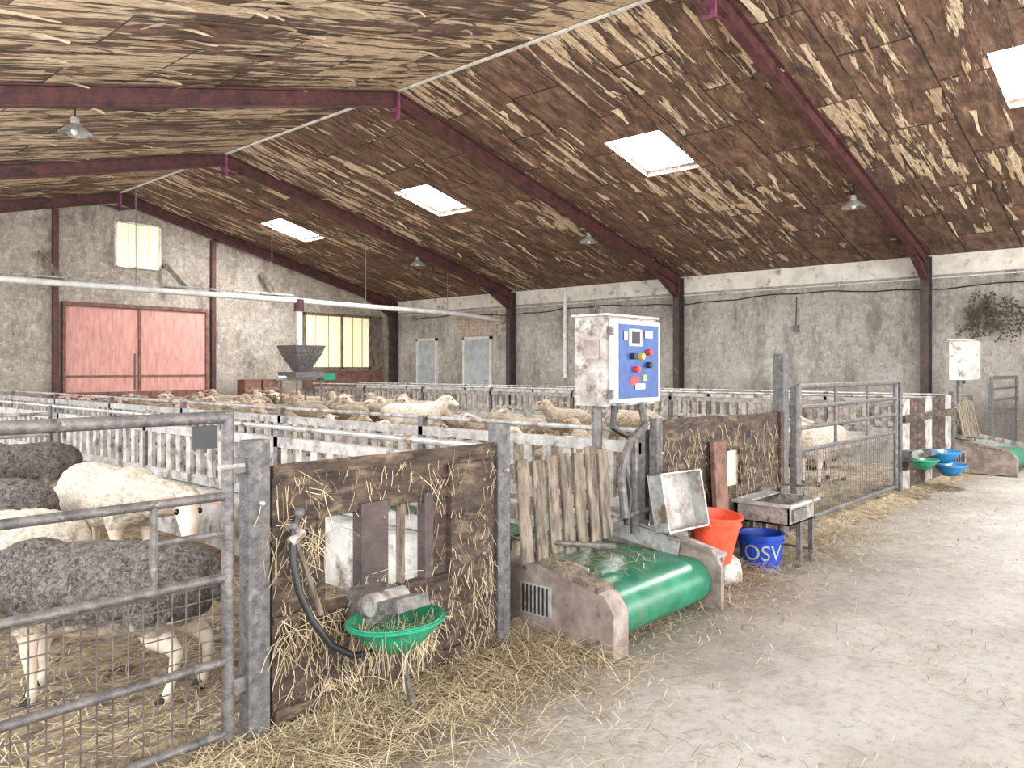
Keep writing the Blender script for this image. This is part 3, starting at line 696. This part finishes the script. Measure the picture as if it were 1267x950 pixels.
# ---------------------------------------------------------------- sheep
def sheep_mesh(name,wool,E=(.66,0,.84),D=(.85,0,-.5),lying=False,vox=.017,step=0.0,skin=None,hs=1.0):
    skin=skin or M_skin
    b=MB(); dz=-.27 if lying else 0
    S=[(-.57,.56,.05,.06),(-.53,.565,.12,.14),(-.44,.565,.175,.19),(-.30,.55,.205,.215),(-.1,.53,.225,.23),(.1,.525,.22,.23),(.25,.55,.195,.21),(.37,.585,.165,.20),(.46,.61,.13,.165),(.52,.63,.07,.09)]
    b.tube([(s[0],0,s[1]+dz) for s in S],[s[2] for s in S],M_skin,20,[s[3] for s in S],up=(0,0,1))
    E=Vector(E)+Vector((0,0,dz)); D=Vector(D).normalized()
    n0=Vector((.36,0,.60+dz)); mid=(n0+E)/2+Vector((.03,0,-.01))
    b.tube([n0,mid,E-D*.02,E+D*.03],[.15,.115,.08,.05],M_skin,14,[.17,.13,.09,.06])
    hp=[-.06,-.02,.05,.12,.18,.235,.262]; ha=[.045,.072,.076,.060,.046,.040,.018]; hb=[.05,.083,.088,.070,.054,.042,.02]
    hp=[h*hs for h in hp]; ha=[h*hs for h in ha]; hb=[h*hs for h in hb]
    upv=(0,0,1) if abs(D.z)<.9 else (1,0,0)
    b.tube([E+D*h for h in hp],ha,M_skin,14,hb,up=upv)
    hooves=[]
    for sy in (-1,1):
        if not lying:
            st=step*sy
            b.tube([(.30,sy*.08,.56),(.29,sy*.11,.40),(.31+st*.4,sy*.115,.30),(.325+st*.8,sy*.11,.22),(.315+st,sy*.11,.10),(.32+st,sy*.11,.055),(.34+st,sy*.11,.0)],[.11,.075,.045,.036,.024,.028,.032],M_skin,10)
            b.tube([(-.36,sy*.08,.56),(-.30,sy*.13,.42),(-.36-st*.4,sy*.13,.33),(-.455-st*.7,sy*.12,.255),(-.44-st,sy*.115,.12),(-.42-st,sy*.115,.055),(-.40-st,sy*.115,.0)],[.15,.125,.07,.036,.025,.028,.032],M_skin,10)
            hooves+=[(.335+st,sy*.11),(-.405-st,sy*.115)]
        else:
            b.tube([(.28,sy*.12,.18),(.40,sy*.15,.07),(.30,sy*.15,.035),(.22,sy*.14,.035)],[.09,.045,.032,.028],M_skin,10)
            b.tube([(-.3,sy*.12,.2),(-.22,sy*.2,.12),(-.38,sy*.2,.05),(-.2,sy*.2,.04)],[.13,.09,.04,.03],M_skin,10)
    b.tube([(-.53,0,.66+dz),(-.585,0,.60+dz),(-.59,0,.47+dz)],[.04,.035,.022],M_skin,8)
    me=b.mesh('t'); o=bpy.data.objects.new('t',me); sc.collection.objects.link(o)
    r=o.modifiers.new('r','REMESH'); r.mode='VOXEL'; r.voxel_size=vox; r.use_smooth_shade=True
    s_=o.modifiers.new('s','SMOOTH'); s_.factor=.6; s_.iterations=4
    dg=bpy.context.evaluated_depsgraph_get(); me2=bpy.data.meshes.new_from_object(o.evaluated_get(dg)); bpy.data.objects.remove(o)
    hc=E+D*.12*hs
    def iswool(c):
        if (c-hc).length<.19*hs and (c-E).dot(D)>-.02*hs: return False
        if not lying and c.z<.36+.03*noise.noise(c*9): return False
        if lying and c.z<.07: return False
        return True
    for v in me2.vertices:
        if iswool(v.co) :
            v.co+=v.normal*(.014*noise.noise(v.co*24)+.016*noise.noise(v.co*8)+.008)
    x=MB(); x.v=[tuple(v.co) for v in me2.vertices]; x.f=[tuple(p.vertices) for p in me2.polygons]; x.m=[0 if iswool(p.center) else 1 for p in me2.polygons]; x.mats=[wool,skin]
    U0=Vector(upv); up=(U0-D*U0.dot(D)).normalized(); sd=D.cross(up)
    for sy in (-1,1):
        ax=(sd*sy*1.0-up*.28-D*.05).normalized(); th=up.cross(ax).normalized(); t2=ax.cross(th)
        c=E+(D*.02+sd*sy*.135+up*.045)*hs; A,B_,C=.09*hs,.036*hs,.013*hs
        Mx=Matrix(((ax.x*A,th.x*B_,t2.x*C,c.x),(ax.y*A,th.y*B_,t2.y*C,c.y),(ax.z*A,th.z*B_,t2.z*C,c.z),(0,0,0,1)))
        x.ball(Mx,M_ear,12,8)
        e=E+(D*.085+sd*sy*.058+up*.036)*hs; x.ball(T(*e)@Matrix.Scale(.018*hs,4),M_eye,10,6)
        e=E+(D*.252+sd*sy*.016+up*.012)*hs; x.ball(T(*e)@Matrix.Scale(.009*hs,4),M_eye,8,5)
    e=E+(D*.248+up*.006)*hs; x.ball(T(*e)@Matrix.Diagonal((.026*hs,.03*hs,.024*hs,1)),M_nose,10,6)
    e=E+(D*.245-up*.028)*hs; x.ball(T(*e)@Matrix.Diagonal((.02,.028,.006,1)),M_eye,10,6)
    for hx,hy in hooves: x.tube([(hx-.005,hy,.045),(hx+.012,hy,0)],[.028,.036],M_hoof,10)
    return x.mesh(name)
SG=sheep_mesh('sheep_grey',M_wg,step=.03,vox=.016)
SG2=sheep_mesh('sheep_grey_down',M_wg,E=(.74,.05,.52),D=(.6,.1,-.8),step=-.04,vox=.014)
SW=sheep_mesh('sheep_white_look',M_ww,E=(.82,.12,.56),D=(.62,-.34,-.74),vox=.014,hs=1.2)
SW2=sheep_mesh('sheep_white',M_ww,vox=.018)
SB=sheep_mesh('sheep_beige',M_wb,vox=.022,skin=M_skinb)
SBd=sheep_mesh('sheep_beige_down',M_wb,E=(.72,0,.45),D=(.5,0,-.85),vox=.022,skin=M_skinb)
SBl=sheep_mesh('sheep_beige_lying',M_wb,E=(.62,.1,.86),D=(.7,.5,-.4),lying=True,vox=.022,skin=M_skinb)
SWl=sheep_mesh('sheep_white_lying',M_ww,E=(.62,-.1,.86),D=(.8,-.3,-.4),lying=True,vox=.022)
def place(me,x,y,deg,s=1,z=.05):
    o=bpy.data.objects.new('sheep',me); sc.collection.objects.link(o); o.location=(x,y,z); o.rotation_euler=(0,0,math.radians(deg)); o.scale=(s,)*3; return o
place(SG2,1.46,3.93,132,.95)
place(SW2,1.30,5.22,138,.96)
place(SW,2.42,6.35,-84,1.04)
place(SG,1.55,6.6,142,.98)
place(SG,2.5,9.0,170,1.02)
place(SG2,1.7,8.1,120,1.0)
place(SW2,10.7,4.0,175,1); place(SWl,9.3,4.2,30,1); place(SB,8.7,5.0,10,.95)
place(SW2,10.6,12.3,-35,1.08)
var=[SB,SBd,SB,SB,SB,SBl,SB]
for i in range(8):
    for j in range(8):
        x=5.7+i*.86+U(-.1,.1); y=13.8+j*.98+U(-.1,.1)
        if abs(x-10.95)<.9 and abs(y-16.9)<.95: continue
        place(random.choice(var),x,y,U(70,110) if R()<.5 else U(-110,-70),U(.9,1.08))
for x,y,a,m in ((6.2,6.2,80,SBl),(7.6,7.4,20,SBl),(9.3,7.6,160,SWl),(9.9,9.2,60,SBd),(11.8,6.6,100,SWl),(8.0,9.6,-30,SBl),(11.9,9.3,80,SB),(12.2,12.4,90,SBl),(6.1,8.6,110,SBl),(12.3,4.9,90,SBl),(12.2,8.0,-90,SBd),
    (7.2,11.2,10,SBl),(8.8,12.0,100,SWl),(6.4,12.4,70,SB),(11.4,10.7,150,SBl),(9.0,10.6,200,SWl),(7.4,5.6,60,SWl),(10.4,6.2,-20,SBl),(12.6,10.9,90,SBl),(6.4,10.0,90,SBd),(7.9,13.0,30,SBl),(9.3,13.3,-70,SBl),(12.5,14.2,90,SB),(12.5,15.5,90,SB),(12.4,17.2,80,SB),(12.5,18.8,95,SB),(8.6,6.3,130,SBl),(10.6,8.0,40,SBl),(5.9,4.6,60,SBl)):
    place(m,x,y,a)
for x,y,a,m in ((1.2,12,90,SG),(2.3,13.5,70,SB),(.6,14.6,20,SG2),(2.4,15.6,-80,SG),(1.2,16.8,80,SB),(2.4,18.2,90,SBd),(16.6,6,90,SB),(16,12,70,SBl),(17,14,80,SB)):
    place(m,x,y,a)
# ---------------------------------------------------------------- lights
w=bpy.data.worlds.new('sky'); sc.world=w; w.use_nodes=True
w.node_tree.nodes['Background'].inputs[0].default_value=(.90,.95,1,1); w.node_tree.nodes['Background'].inputs[1].default_value=1.4
def area(name,loc,rot,sx,sy,e,c=(1,1,1)):
    l=bpy.data.lights.new(name,'AREA'); l.shape='RECTANGLE'; l.size=sx; l.size_y=sy; l.energy=e; l.color=c
    o=bpy.data.objects.new(name,l); sc.collection.objects.link(o); o.location=loc; o.rotation_euler=rot; return o
area('added_front_fill',(8.75,-6.9,2.1),(math.radians(98),0,0),19,4,2300,(1,.99,.98))  # added area lamp behind the camera, brightens the barn and ceiling
area('added_side_fill',(-.95,8,2.5),(math.radians(95),0,math.radians(-90)),28,2.2,1900,(.99,.99,1))  # added area lamp out of view, fills the barn from the left
for a,c in SKY:
    xm=(SX0+SX1)/2; area('daylight_skylight',(xm,(a+c)/2,zr(xm)+.08),(0,math.atan(SL),0),1.4,1.05,440,(.98,.985,1))
sc.view_settings.view_transform='Standard'; sc.view_settings.look='None'; sc.view_settings.exposure=0; sc.view_settings.gamma=1
cam=bpy.data.cameras.new('camera'); co=bpy.data.objects.new('camera',cam); sc.collection.objects.link(co)
co.location=(0,0,1.6); co.rotation_euler=(math.radians(90),0,-math.radians(47.96)); cam.sensor_width=36; cam.lens=27.62; cam.shift_y=-20/1267; cam.clip_end=300
sc.camera=co
